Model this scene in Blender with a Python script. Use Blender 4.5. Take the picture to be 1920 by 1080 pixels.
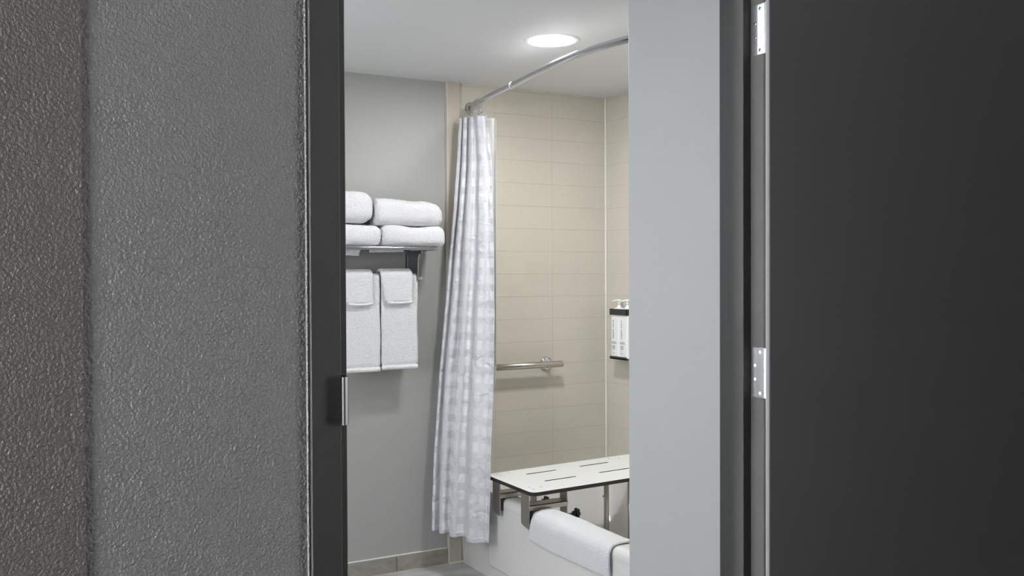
import bpy, bmesh, math, random
from mathutils import Vector, Matrix, noise
for o in list(bpy.data.objects): bpy.data.objects.remove(o)
scene = bpy.context.scene
C = scene.collection
R = math.radians

# ------------------------------------------------------------ camera, world, exposure
cd = bpy.data.cameras.new('camera'); cam = bpy.data.objects.new('camera', cd); C.objects.link(cam)
scene.camera = cam
yaw, pit, rol = R(28.838), R(0.8146), R(0.2327)
fwd = Vector((math.sin(yaw)*math.cos(pit), math.cos(yaw)*math.cos(pit), -math.sin(pit)))
right = Vector((math.cos(yaw), -math.sin(yaw), 0)); down = fwd.cross(right)
r2 = right*math.cos(rol) + down*math.sin(rol); d2 = -right*math.sin(rol) + down*math.cos(rol)
M = Matrix((r2, -d2, -fwd)).transposed().to_4x4(); M.translation = Vector((0, 0, 1.35))
cam.matrix_world = M
cd.sensor_width = 36; cd.lens = 36*1773.1/1920; cd.clip_start = 0.02
w = bpy.data.worlds.new('world'); scene.world = w; w.use_nodes = True
w.node_tree.nodes['Background'].inputs[0].default_value = (.6, .65, .7, 1)
w.node_tree.nodes['Background'].inputs[1].default_value = 0.1
vs = scene.view_settings
vs.view_transform = 'Standard'; vs.look = 'None'; vs.gamma = 1; vs.use_curve_mapping = False
vs.exposure = 0.0
# lamp strengths (emission of the lit lenses / added unseen fill panels)
LAMP_SHOWER = 300.0
LAMP_ROOM = 135.0
FILL_BATH = 9.3
LAMP_HALL = 16.0
FILL_HALL_END = 500.0
FILL_HALL_SIDE = 13.0

# room measures
YB = 4.008      # tiled back wall
ZC = 2.248      # bathroom ceiling
XA = 1.80       # bathroom right wall
XR = 2.757      # alcove right wall
YN = 2.489      # near end of the alcove
DY = 1.471      # hall face of the door frame
JL, JR = 0.4944, 1.408   # door opening
ZH = 2.42

# ------------------------------------------------------------ materials
def mat(name, col, rough=.6, metal=0., spec=None, coat=0., sheen=0., trans=0., emis=0., bump=None, var=None, coords='Object'):
    m = bpy.data.materials.new(name); m.use_nodes = True
    nt = m.node_tree; b = nt.nodes['Principled BSDF']
    b.inputs['Base Color'].default_value = (*col, 1)
    b.inputs['Roughness'].default_value = rough; b.inputs['Metallic'].default_value = metal
    if spec is not None: b.inputs['Specular IOR Level'].default_value = spec
    b.inputs['Coat Weight'].default_value = coat; b.inputs['Coat Roughness'].default_value = .08
    b.inputs['Sheen Weight'].default_value = sheen; b.inputs['Sheen Roughness'].default_value = .6
    b.inputs['Transmission Weight'].default_value = trans
    if emis:
        b.inputs['Emission Color'].default_value = (1, 1, 1, 1); b.inputs['Emission Strength'].default_value = emis
    tc = nt.nodes.new('ShaderNodeTexCoord')
    def tex(scale, detail=3, dist=0, stretch=None):
        n = nt.nodes.new('ShaderNodeTexNoise'); n.inputs['Scale'].default_value = scale
        n.inputs['Detail'].default_value = detail; n.inputs['Distortion'].default_value = dist
        src = tc.outputs[coords]
        if stretch:
            mp = nt.nodes.new('ShaderNodeMapping'); mp.inputs['Scale'].default_value = stretch
            nt.links.new(src, mp.inputs[0]); src = mp.outputs[0]
        nt.links.new(src, n.inputs['Vector']); return n
    if var:   # (scale, amount, stretch)
        n = tex(var[0], 4, 0.3, var[2] if len(var) > 2 else None)
        mr = nt.nodes.new('ShaderNodeMapRange'); mr.inputs[1].default_value = .3; mr.inputs[2].default_value = .7
        mr.inputs[3].default_value = 1-var[1]; mr.inputs[4].default_value = 1+var[1]
        nt.links.new(n.outputs[0], mr.inputs[0])
        mx = nt.nodes.new('ShaderNodeVectorMath'); mx.operation = 'SCALE'; mx.inputs[0].default_value = col
        nt.links.new(mr.outputs[0], mx.inputs['Scale']); nt.links.new(mx.outputs[0], b.inputs['Base Color'])
    if bump:  # (scale, distance, detail)
        n = tex(bump[0], bump[2] if len(bump) > 2 else 3, bump[4] if len(bump) > 4 else 0, bump[3] if len(bump) > 3 else None)
        bp = nt.nodes.new('ShaderNodeBump'); bp.inputs['Strength'].default_value = 1; bp.inputs['Distance'].default_value = bump[1]
        nt.links.new(n.outputs[0], bp.inputs['Height']); nt.links.new(bp.outputs[0], b.inputs['Normal'])
    return m

def mathn(nt, op, a, b=None):
    n = nt.nodes.new('ShaderNodeMath'); n.operation = op
    for i, v in enumerate((a, b)):
        if v is None: continue
        if isinstance(v, (int, float)): n.inputs[i].default_value = v
        else: nt.links.new(v, n.inputs[i])
    return n.outputs[0]

def tile_mat(name, col, grout, axis, h, z0, wd, x0, gw, rough=.35, linen=.03, vgrout=1.0):
    """stacked tiles on a wall in world/object space; axis = horizontal axis index"""
    m = bpy.data.materials.new(name); m.use_nodes = True; nt = m.node_tree; b = nt.nodes['Principled BSDF']
    tc = nt.nodes.new('ShaderNodeTexCoord'); sp = nt.nodes.new('ShaderNodeSeparateXYZ'); nt.links.new(tc.outputs['Object'], sp.inputs[0])
    def line(out, o0, size, width):
        t = mathn(nt, 'ADD', mathn(nt, 'DIVIDE', mathn(nt, 'SUBTRACT', out, o0), size), .5)
        fr = mathn(nt, 'FRACT', t); d = mathn(nt, 'ABSOLUTE', mathn(nt, 'SUBTRACT', fr, .5))
        return mathn(nt, 'LESS_THAN', d, width/2/size), mathn(nt, 'FLOOR', t)
    lz, iz = line(sp.outputs[2], z0, h, gw); lx, ix = line(sp.outputs[axis], x0, wd, gw)
    g = mathn(nt, 'MAXIMUM', lz, mathn(nt, 'MULTIPLY', lx, vgrout))
    # linen weave: fine crossing threads
    def thr(stretch):
        mp = nt.nodes.new('ShaderNodeMapping'); mp.inputs['Scale'].default_value = stretch
        nt.links.new(tc.outputs['Object'], mp.inputs[0])
        n = nt.nodes.new('ShaderNodeTexNoise'); n.inputs['Scale'].default_value = 1; n.inputs['Detail'].default_value = 2
        nt.links.new(mp.outputs[0], n.inputs['Vector']); return n.outputs[0]
    s = mathn(nt, 'ADD', thr((25, 25, 500)), thr((500, 500, 25)))
    comb = nt.nodes.new('ShaderNodeCombineXYZ'); nt.links.new(ix, comb.inputs[0]); nt.links.new(iz, comb.inputs[1])
    wn = nt.nodes.new('ShaderNodeTexWhiteNoise'); nt.links.new(comb.outputs[0], wn.inputs[0])
    k = mathn(nt, 'ADD', mathn(nt, 'MULTIPLY', mathn(nt, 'SUBTRACT', s, 1.0), linen*4), mathn(nt, 'ADD', 1-.015, mathn(nt, 'MULTIPLY', wn.outputs[0], .03)))
    vm = nt.nodes.new('ShaderNodeVectorMath'); vm.operation = 'SCALE'; vm.inputs[0].default_value = col; nt.links.new(k, vm.inputs['Scale'])
    mx = nt.nodes.new('ShaderNodeMix'); mx.data_type = 'RGBA'
    nt.links.new(g, mx.inputs[0]); nt.links.new(vm.outputs[0], mx.inputs[6]); mx.inputs[7].default_value = (*grout, 1)
    nt.links.new(mx.outputs[2], b.inputs['Base Color'])
    b.inputs['Roughness'].default_value = rough
    bp = nt.nodes.new('ShaderNodeBump'); bp.inputs['Distance'].default_value = .0012; bp.inputs['Strength'].default_value = .8
    hgt = mathn(nt, 'ADD', mathn(nt, 'SUBTRACT', 1, g), mathn(nt, 'MULTIPLY', s, .05))
    nt.links.new(hgt, bp.inputs['Height']); nt.links.new(bp.outputs[0], b.inputs['Normal'])
    return m

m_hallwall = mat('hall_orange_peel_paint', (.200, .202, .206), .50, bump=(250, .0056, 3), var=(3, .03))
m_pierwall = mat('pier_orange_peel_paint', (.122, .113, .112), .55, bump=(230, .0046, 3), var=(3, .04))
m_bathwall = mat('bath_wall_paint', (.375, .375, .362), .55, bump=(260, .0004, 2), var=(120, .02))
m_rightwall = mat('bath_side_wall_paint', (.515, .52, .525), .5, bump=(320, .0008, 2), var=(200, .02))
m_ceil = mat('ceiling_paint', (.69, .695, .71), .7)
m_frame = mat('charcoal_frame_paint', (.030, .0296, .0296), .42, bump=(900, .0009, 2), var=(900, .25))
m_leaf = mat('charcoal_door_laminate', (.0100, .0095, .0095), .50, spec=.32, bump=(500, .0003, 2))
m_tile = tile_mat('beige_linen_tile_back', (.58, .55, .485), (.525, .485, .41), 0, .1104, .4688, .3217, 2.4353, .0026)
m_tile_r = tile_mat('beige_linen_tile_side', (.58, .55, .485), (.525, .485, .41), 1, .1104, .4688, .3217, 4.008, .0026)
m_pil = mat('beige_tile_edge', (.50, .455, .385), .4, var=(300, .03))
m_edge = mat('pale_edge_profile', (.62, .58, .50), .45)
m_caulk = mat('white_caulk', (.78, .77, .73), .5)
m_base = mat('taupe_base_tile', (.30, .285, .26), .5, var=(14, .16, (1, 1, 2.5)), bump=(90, .0004))
m_base2 = mat('warm_taupe_base_tile', (.33, .30, .265), .5, var=(14, .16, (1, 1, 2.5)), bump=(90, .0004))
m_floor = mat('grey_floor_tile', (.50, .495, .48), .45, var=(7, .18, (1, 2.5, 1)), bump=(60, .0004))
m_hfloor = mat('hall_carpet', (.11, .105, .10), .95, bump=(900, .004))
m_chrome = mat('chrome', (.62, .63, .66), .10, 1.0)
m_steel = mat('brushed_steel', (.50, .47, .43), .32, 1.0, bump=(400, .0002, 2, (1, 1, .05)))
m_hinge = mat('satin_hinge_steel', (.48, .49, .50), .27, 1.0, bump=(600, .0002))
m_edge_strip = mat('light_grey_strip', (.16, .165, .175), .6)
m_screw = mat('screw_steel', (.42, .42, .41), .3, 1.0)
m_screw_shaded = mat('screw_steel_shaded', (.16, .16, .16), .35, 1.0)  # one screw steel, two tones: differing light per hinge put into the colour
m_screw_lit = mat('screw_steel_lit', (.75, .75, .73), .6, .5)
m_strike = mat('strike_steel', (.15, .15, .155), .42, 1.0)
m_rack = mat('rack_chrome', (.36, .37, .39), .14, 1.0)
m_black = mat('black_plastic', (.012, .012, .012), .35)
m_tub = mat('tub_enamel', (.78, .775, .76), .16, coat=.5, spec=.5)
m_seat = mat('white_phenolic', (.88, .89, .89), .33)
m_core = mat('black_phenolic_core', (.018, .018, .018), .5)
m_terry = mat('white_terry', (.79, .79, .82), .95, sheen=.25, bump=(190, .0075, 4))
m_terry2 = mat('white_bath_mat_terry', (.85, .85, .88), .95, sheen=.25, bump=(230, .0055, 4))
m_band = mat('white_towel_band', (.80, .80, .82), .9, bump=(1, .003, 2, (170, 170, 4)))
m_ring = mat('clear_hook_plastic', (.72, .72, .70), .15, trans=.55)
m_rim = mat('white_trim_metal', (.85, .85, .85), .4)
m_reflector = mat('lamp_reflector', (.92, .92, .92), .35)
m_bottle = mat('white_bottle_plastic', (.86, .87, .89), .35, spec=.5)
m_pump = mat('white_pump_plastic', (.86, .86, .85), .3)
m_bracket = mat('black_bracket', (.03, .03, .03), .4)
m_navy = mat('navy_print', (.02, .03, .07), .6)
m_teal = mat('teal_print', (.02, .32, .38), .6)
m_grey = mat('grey_print', (.28, .28, .30), .6)
m_mortar = mat('light_grout', (.62, .60, .56), .6)

def lens_mat(name, s, c=(1, 1, .985)):
    m = mat(name, (.9, .9, .9), .5); b = m.node_tree.nodes['Principled BSDF']
    b.inputs['Emission Color'].default_value = (*c, 1); b.inputs['Emission Strength'].default_value = s
    return m

def curtain_mat():
    m = bpy.data.materials.new('curtain_satin_check'); m.use_nodes = True; nt = m.node_tree; b = nt.nodes['Principled BSDF']
    uv = nt.nodes.new('ShaderNodeUVMap'); sp = nt.nodes.new('ShaderNodeSeparateXYZ'); nt.links.new(uv.outputs[0], sp.inputs[0])
    P = .0735
    def band(o, off, duty):
        fr = mathn(nt, 'FRACT', mathn(nt, 'ADD', mathn(nt, 'DIVIDE', o, P), off)); return mathn(nt, 'LESS_THAN', fr, duty)
    u = band(sp.outputs[0], .1, .55); v = band(sp.outputs[1], .2, .55)
    sq = mathn(nt, 'MULTIPLY', u, v)
    sm = nt.nodes.new('ShaderNodeMapRange'); sm.inputs[1].default_value = .36; sm.inputs[2].default_value = .52; sm.inputs[3].default_value = 1; sm.inputs[4].default_value = .45
    nt.links.new(sp.outputs[0], sm.inputs[0]); sq = mathn(nt, 'MULTIPLY', sq, sm.outputs[0])
    tc2 = nt.nodes.new('ShaderNodeTexCoord'); n2 = nt.nodes.new('ShaderNodeTexNoise'); n2.inputs['Scale'].default_value = 6; n2.inputs['Detail'].default_value = 1
    nt.links.new(tc2.outputs['Object'], n2.inputs['Vector'])
    # fade the check out into the plain hem strip at the leading edge
    lvl = mathn(nt, 'ADD', mathn(nt, 'MULTIPLY', v, .012), mathn(nt, 'MULTIPLY', sq, mathn(nt, 'MULTIPLY', n2.outputs[0], .33)))
    tc = nt.nodes.new('ShaderNodeTexCoord'); n = nt.nodes.new('ShaderNodeTexNoise'); n.inputs['Scale'].default_value = 16; n.inputs['Detail'].default_value = 5
    n.inputs['Distortion'].default_value = .8
    nt.links.new(tc.outputs['Object'], n.inputs['Vector'])
    lvl = mathn(nt, 'ADD', lvl, .775)
    col = nt.nodes.new('ShaderNodeVectorMath'); col.operation = 'SCALE'; col.inputs[0].default_value = (.985, .985, 1.04)
    nt.links.new(lvl, col.inputs['Scale']); nt.links.new(col.outputs[0], b.inputs['Base Color'])
    nt.links.new(mathn(nt, 'SUBTRACT', .55, mathn(nt, 'MULTIPLY', sq, .2)), b.inputs['Roughness'])
    b.inputs['Sheen Weight'].default_value = .2
    bp = nt.nodes.new('ShaderNodeBump'); bp.inputs['Distance'].default_value = .022; bp.inputs['Strength'].default_value = .75
    nt.links.new(n.outputs[0], bp.inputs['Height']); nt.links.new(bp.outputs[0], b.inputs['Normal'])
    tr = nt.nodes.new('ShaderNodeBsdfTranslucent'); tr.inputs[0].default_value = (.85, .85, .9, 1)
    mix = nt.nodes.new('ShaderNodeMixShader'); mix.inputs[0].default_value = .28
    out = nt.nodes['Material Output']
    nt.links.new(b.outputs[0], mix.inputs[1]); nt.links.new(tr.outputs[0], mix.inputs[2]); nt.links.new(mix.outputs[0], out.inputs[0])
    return m
m_curtain = curtain_mat()
m_liner = mat('curtain_liner', (.70, .69, .66), .5, bump=(14, .01, 4))

# ------------------------------------------------------------ helpers
def mesh_obj(name, bm, m=None, parent=None, smooth=False, bevel=0, seg=2, sub=0):
    me = bpy.data.meshes.new(name); bmesh.ops.recalc_face_normals(bm, faces=bm.faces[:]) ; bm.to_mesh(me); bm.free()
    o = bpy.data.objects.new(name, me); C.objects.link(o)
    for x in (m if isinstance(m, (list, tuple)) else [m]):
        if x: me.materials.append(x)
    if parent: o.parent = parent
    if smooth:
        for p in me.polygons: p.use_smooth = True
    if bevel:
        b = o.modifiers.new('bevel', 'BEVEL'); b.width = bevel; b.segments = seg; b.limit_method = 'ANGLE'; b.angle_limit = R(40)
        b.harden_normals = False
    if sub:
        s = o.modifiers.new('subd', 'SUBSURF'); s.levels = sub; s.render_levels = sub
    return o
def box(bm, x0, x1, y0, y1, z0, z1):
    vs_ = [bm.verts.new((x, y, z)) for x in (x0, x1) for y in (y0, y1) for z in (z0, z1)]
    for f in ((0, 1, 3, 2), (4, 6, 7, 5), (0, 4, 5, 1), (2, 3, 7, 6), (0, 2, 6, 4), (1, 5, 7, 3)):
        bm.faces.new([vs_[i] for i in f])
    return vs_
def boxobj(name, dims, m, parent=None, bevel=0, seg=2):
    bm = bmesh.new(); box(bm, *dims); return mesh_obj(name, bm, m, parent, bevel=bevel, seg=seg)
def tube(bm, pts, r, n=12, caps=True):
    pts = [Vector(p) for p in pts]; rings = []
    rr = r if isinstance(r, (list, tuple)) else [r]*len(pts)
    up = None
    for i, p in enumerate(pts):
        t = (pts[min(i+1, len(pts)-1)]-pts[max(i-1, 0)]).normalized()
        if up is None:
            up = Vector((0, 0, 1)) if abs(t.z) < .9 else Vector((1, 0, 0))
        a = t.cross(up).normalized(); b = a.cross(t).normalized(); up = b
        rings.append([bm.verts.new(p + (a*math.cos(2*math.pi*k/n)+b*math.sin(2*math.pi*k/n))*rr[i]) for k in range(n)])
    for A, B in zip(rings, rings[1:]):
        for k in range(n): bm.faces.new((A[k], A[(k+1) % n], B[(k+1) % n], B[k]))
    if caps: bm.faces.new(rings[0][::-1]); bm.faces.new(rings[-1])
def lathe(bm, prof, org, axis, n=32, close=True):
    """prof: list of (radius, distance along axis)"""
    axis = Vector(axis).normalized(); org = Vector(org)
    a = axis.cross(Vector((0, 0, 1)) if abs(axis.z) < .9 else Vector((1, 0, 0))).normalized(); b = axis.cross(a)
    rings = []
    for r, d in prof:
        rings.append([bm.verts.new(org+axis*d+(a*math.cos(2*math.pi*k/n)+b*math.sin(2*math.pi*k/n))*max(r, 1e-5)) for k in range(n)])
    for A, B in zip(rings, rings[1:]):
        for k in range(n): bm.faces.new((A[k], A[(k+1) % n], B[(k+1) % n], B[k]))
    if close: bm.faces.new(rings[0][::-1]); bm.faces.new(rings[-1])
def empty(name, loc=(0, 0, 0)):
    o = bpy.data.objects.new(name, None); C.objects.link(o); o.location = loc; o.empty_display_size = .05; return o
def tag(o, label=None, cat=None, group=None, kind=None):
    if label: o['label'] = label
    if cat: o['category'] = cat
    if group: o['group'] = group
    if kind: o['kind'] = kind
    return o
def struct(o, label=None): return tag(o, label, 'structure' if False else None, kind='structure')
def adopt(root, *objs):
    """parent world-space built meshes to a root, keeping them in place"""
    for o in objs:
        o.parent = root; o.matrix_parent_inverse = Matrix.Translation(-root.location)
    return root

# ------------------------------------------------------------ structure
def S(name, dims, m, label, cat, bevel=0):
    o = boxobj(name, dims, m, bevel=bevel); tag(o, label, cat, kind='structure'); return o
S('floor_bathroom', (-.62, XR+.12, DY+.015, 4.15, -.12, 0), m_floor, 'grey stone-look tile floor of the bathroom', 'floor')
S('floor_hall', (-6.3, 3.0, -2.4, DY+.015, -.12, 0), m_hfloor, 'dark carpet floor on the hall side of the doorway', 'floor')
S('wall_back', (-.62, 1.870, 4.020, 4.15, 0, ZC), m_bathwall, 'painted greige wall behind the towel rack', 'wall')
S('wall_alcove_back', (1.870, XR+.12, YB, 4.15, 0, ZC), m_tile, 'beige linen-look tiled wall behind the grab bar', 'wall')
S('wall_alcove_right', (XR, XR+.12, 2.37, YB, 0, ZC), m_tile_r, 'beige tiled shower wall carrying the soap bottles', 'wall')
# short wing wall between the doorway and the tub, with the tiled alcove end behind it
S('wall_right', (XA, 1.925, 1.606, YN, 0, ZC), m_rightwall, 'pale grey painted wall end between door frame and bathtub', 'wall', bevel=.002)
S('wall_alcove_near', (1.925, XR, 2.37, YN, 0, ZC), m_tile, 'tiled end wall of the bathtub alcove nearest the door', 'wall')
S('wall_left', (-.74, -.62, 1.606, 4.15, 0, ZC), m_pierwall, 'painted bathroom wall far left of the doorway', 'wall')
S('ceiling_bathroom', (-.74, XR+.12, 1.606, 4.15, ZC, ZC+.1), m_ceil, 'white painted bathroom ceiling with round downlight', 'ceiling')
# door wall (in three pieces of one mesh: left of, right of and above the opening)
bm = bmesh.new()
box(bm, -6.2, JL-.0475, DY+.011, 1.606, 0, ZH)
box(bm, JR+.0475, 3.0, DY+.011, 1.606, 0, ZH)
box(bm, JL-.0475, JR+.0475, DY+.011, 1.606, 2.085, ZH)
tag(mesh_obj('wall_front', bm, m_hallwall), 'grey orange-peel textured hall wall left of the dark door frame', 'wall', kind='structure')
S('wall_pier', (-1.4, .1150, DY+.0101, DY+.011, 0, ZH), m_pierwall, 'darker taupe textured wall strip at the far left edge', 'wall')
S('ceiling_hall', (-6.3, 3.1, -2.5, 1.606, ZH, ZH+.1), m_ceil, 'white ceiling of the hall in front of the door', 'ceiling')
S('wall_hall_left', (-6.3, -6.2, -2.5, 1.606, 0, ZH), m_ceil, 'grey hall wall out of view on the left', 'wall')
S('wall_hall_right', (3.0, 3.1, -2.5, 1.606, 0, ZH), m_leaf, 'dark hall closet wall out of view behind the door leaf', 'wall')
S('wall_hall_near', (-1.2, 3.0, -2.5, -2.4, 0, ZH), m_pierwall, 'grey hall wall behind the viewpoint', 'wall')
S('hall_light_blocker', (-5.2, -1.2, -2.5, 1.0, 0, ZH), m_pierwall, 'added unseen block on the left of the hall, shading part of the door leaf', 'wall')  # block added out of view to dim the door leaf towards the right

# tile edge strip (pilaster) between painted wall and tiled alcove
o = S('trim_1', (1.862, 1.9265, 3.997, 4.02, 0, ZC), m_pil, 'beige vertical tile edge strip left of the shower tiles', 'trim', bevel=.0015)
adopt(o, boxobj('edge_profile', (1.8600, 1.8650, 3.9955, 4.02, .0, ZC-.002), m_edge, bevel=.002))
S('trim_3', (XR-.009, XR, YB-.009, YB, .37, ZC), m_caulk, 'white caulk line in the tiled shower corner', 'trim', bevel=.003)
# tile baseboard: two visible tiles and a white caulk line on top
bl = empty('baseboard_back', (1.2, 4.01, 0)); tag(bl, 'taupe tile baseboard below the painted wall', 'baseboard', kind='structure')
bt = boxobj('base_tile', (1.005, 1.6025, 4.009, 4.02, 0, .0705), m_base, bevel=.001)
bt2 = boxobj('base_tile', (1.6050, 1.861, 4.009, 4.02, 0, .0705), m_base2, bevel=.001)
bt3 = boxobj('base_tile', (-.62, 1.0025, 4.009, 4.02, 0, .0705), m_base, bevel=.001)
bt4 = boxobj('caulk_line', (-.62, 1.861, 4.0095, 4.0205, .0705, .0745), m_caulk, bevel=.001)
adopt(bl, bt, bt2, bt3, bt4)
boxobj_c = S('trim_4', (1.862, 1.9356, 3.992, 3.998, 0, .005), m_caulk, 'white caulk where the edge strip meets the floor', 'trim')
S('trim_5', (1.9275, 1.9352, 2.49, 4.004, 0, .006), m_caulk, 'white caulk line between the bathtub front and the floor', 'trim', bevel=.002)

# ------------------------------------------------------------ door frame (double-rabbet hollow metal)
fr = empty('trim_2', (JL, DY, 0)); tag(fr, 'dark charcoal steel door frame around the bathroom doorway', 'door frame', kind='structure')
def jamb(side):
    xo = JL if side < 0 else JR; s = side      # s=+1: right jamb, wall lies at +x
    prof = [(xo+s*.048, DY+.011), (xo+s*.050, DY+.013), (xo+s*.050, DY+.001), (xo+s*.049, DY), (xo+s*.0015, DY), (xo, DY+.0015), (xo, 1.509), (xo-s*.021, 1.509),
            (xo-s*.0222, 1.5105), (xo-s*.0222, 1.5615), (xo-s*.021, 1.563), (xo, 1.563), (xo, 1.6065), (xo+s*.0015, 1.608), (xo+s*.050, 1.608), (xo+s*.050, 1.604), (xo+s*.048, 1.604)]
    bm = bmesh.new()
    a = [bm.verts.new((x, y, 0)) for x, y in prof]; b = [bm.verts.new((x, y, 2.035)) for x, y in prof]
    n = len(prof)
    for i in range(n): bm.faces.new((a[i], a[(i+1) % n], b[(i+1) % n], b[i]))
    bm.faces.new(a[::-1]); bm.faces.new(b)
    return mesh_obj('frame_jamb', bm, m_frame)
bm = bmesh.new(); box(bm, JL-.05, JR+.05, DY, 1.608, 2.035, 2.085); box(bm, JL, JR, 1.509, 1.563, 2.013, 2.035)
adopt(fr, jamb(-1), jamb(1), mesh_obj('frame_head', bm, m_frame, bevel=.0015))
# paint/caulk bead between wall and frame
bm = bmesh.new(); tube(bm, [(JL-.0525, DY+.0102, 0), (JL-.0525, DY+.0102, 2.085)], .0024, 8)
adopt(fr, mesh_obj('caulk_bead', bm, m_hallwall, smooth=True))
# strike plate with a curled lip
bm = bmesh.new()
prof = [(JL-.0035, 1.4600), (JL-.0025, 1.4560), (JL+.0005, 1.4545), (JL+.0060, 1.4565), (JL+.0095, 1.4640), (JL+.0095, 1.4780), (JL+.0030, 1.4900), (JL+.0012, 1.5050),
        (JL-.001, 1.5050), (JL+.001, 1.4890), (JL+.0072, 1.4770), (JL+.0072, 1.4655), (JL+.0048, 1.4590), (JL+.0010, 1.4575), (JL-.0010, 1.4585), (JL-.0018, 1.4605)]
def strike_section(z, k=1.0):
    return [bm.verts.new((x, y, z)) for x, y in prof]
zs = [1.1090, 1.1100, 1.1860, 1.1870]
secs = [strike_section(z) for z in zs]
for A, B in zip(secs, secs[1:]):
    n = len(A)
    for i in range(n): bm.faces.new((A[i], A[(i+1) % n], B[(i+1) % n], B[i]))
bm.faces.new(secs[0][::-1]); bm.faces.new(secs[-1])
sp_ = mesh_obj('strike_plate', bm, m_strike, smooth=False, bevel=.0006)
tag(sp_, 'chrome strike plate lip'); adopt(fr, sp_)

# ------------------------------------------------------------ door leaf, opened 139 degrees, with two visible hinges
PX, PY = 1.4110, 1.4625; TH = R(136)
dl = empty('door_1', (PX, PY, 0)); tag(dl, 'dark charcoal door leaf swung open at the right edge', 'door', kind='structure')
bm = bmesh.new(); box(bm, -.904, -.003, .005, .049, .008, 2.028)     # closed pose, pivot at origin
lf = mesh_obj('leaf_panel', bm, m_leaf, bevel=.0012)
lf.parent = dl; lf.rotation_euler = (0, 0, TH)
ss = boxobj('hinge_edge_strip', (-.0032, .0040, .0075, .0150, .008, 2.028), m_edge_strip, bevel=.001); ss.parent = dl; ss.rotation_euler = (0, 0, TH)  # pale strip added to fill the line beside the hinge edge
tag(ss, 'light grey strip along the hinge edge')
bm = bmesh.new(); tube(bm, [(0, 0, 0), (0, 0, .1)], .03, 24)
bm.free()
for hz, hname in ((1.8583, 'satin steel top hinge'), (1.1425, 'satin steel middle hinge'), (.30, None)):
    bm = bmesh.new()
    z0, z1 = hz-.0525, hz+.0525
    # leaf on the jamb rebate (rounded outline not needed: commercial square corners), slightly proud
    box(bm, 1.4058, 1.4095, 1.4665, 1.5040, z0, z1)
    h = mesh_obj('hinge', bm, m_hinge, bevel=.0006); adopt(dl, h)
    if hname: tag(h, hname)
    L5 = (z1-z0)/5
    for k in range(5):
        bm = bmesh.new(); tube(bm, [(1.4078, PY-.0005, z0+k*L5+.0004), (1.4078, PY-.0005, z0+(k+1)*L5-.0004)], .0046, 16)
        kn = mesh_obj('knuckle', bm, m_hinge, bevel=.0004); kn.parent = h; kn.matrix_parent_inverse = Matrix.Identity(4)
    for sy, sz in ((1.4800, .0430), (1.4945, .0145), (1.4945, -.0145), (1.4800, -.0430)):
        bm = bmesh.new()
        lathe(bm, [(.0001, .0012), (.0010, .0012), (.0011, .0003), (.0013, .0001), (.0030, .0004), (.0037, -.0002), (.0040, -.001)], (1.4058, sy, hz+sz), (-1, 0, 0), 20, close=False)
        sc = mesh_obj('screw', bm, m_screw_shaded if hz > 1.5 else m_screw_lit, smooth=True); sc.parent = h
        bm = bmesh.new(); lathe(bm, [(.0015, 0), (.0015, .0006)], (1.40555, sy, hz+sz), (-1, 0, 0), 6)

        rc = mesh_obj('screw_recess', bm, m_black); rc.parent = h
# ------------------------------------------------------------ lamps, and added unseen fill panels
def downlight(name, x, y, zc, strength, label, group=None, r=.108, c=(1, 1, .985)):
    e = empty(name, (x, y, zc)); tag(e, label, 'ceiling light', group)
    bm = bmesh.new(); lathe(bm, [(r, 0), (r, -.0015), (r-.003, -.003), (r-.026, -.0035), (r-.030, -.001)], (x, y, zc), (0, 0, 1), 48, close=False)
    t = mesh_obj('trim_ring', bm, m_rim, smooth=True)
    bm = bmesh.new(); lathe(bm, [(r-.0305, -.0015), (r-.031, -.0042), (.060, -.0056), (.030, -.0068), (0, -.007)], (x, y, zc), (0, 0, 1), 48, close=False)
    l = mesh_obj('lit_lens', bm, lens_mat(name+'_lens', strength, c), smooth=True)
    adopt(e, t, l); return e
downlight('ceiling_light', 1.895, 3.115, ZC, LAMP_SHOWER, 'round white recessed ceiling light above the bathtub, switched on')
downlight('ceiling_light', .35, 2.75, ZC, LAMP_ROOM, 'round white recessed ceiling light over the left of the bathroom, outside the photo', c=(.92, .965, 1))
downlight('ceiling_light', 1.12, 1.02, ZH, LAMP_HALL, 'added round fill light on the hall ceiling, out of view')  # lamp added out of view to light the hall wall
e = empty('fill_panel_bath', (-.62, 2.35, .82)); tag(e, 'added glowing fill panel on the far left bathroom wall, out of view', 'light panel')  # unseen glowing panel added to brighten the lower bathroom
adopt(e, boxobj('backplate', (-.62, -.60, 1.82, 2.88, .82, 1.88), m_chrome, bevel=.003),
      boxobj('lit_panel', (-.60, -.585, 1.85, 2.85, .85, 1.85), lens_mat('bath_fill_glow', FILL_BATH, (.94, .975, 1)), bevel=.004))
e = empty('fill_panel_hall_end', (-6.2, .65, .3)); tag(e, 'added glowing fill panel at the far left end of the hall, out of view', 'window', kind='structure')  # unseen glowing panel added to light the right jamb and door leaf
adopt(e, boxobj('panel_frame', (-6.2, -6.17, -.05, 1.35, .25, 2.35), m_rim, bevel=.004),
      boxobj('panel_glow', (-6.17, -6.165, .0, 1.30, .30, 2.30), lens_mat('hall_end_fill_glow', FILL_HALL_END, (1, .985, .97))))

e = empty('fill_panel_hall_side', (3.0, .12, .6)); tag(e, 'added glowing fill panel on the right hall wall, out of view', 'window', kind='structure')  # unseen glowing panel added to light the hall wall beside the frame
adopt(e, boxobj('panel_frame', (2.97, 3.0, -.45, .70, .55, 2.15), m_rim, bevel=.004),
      boxobj('panel_glow', (2.965, 2.97, -.40, .65, .60, 2.10), lens_mat('hall_side_fill_glow', FILL_HALL_SIDE, (1, .99, .98))))

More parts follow.
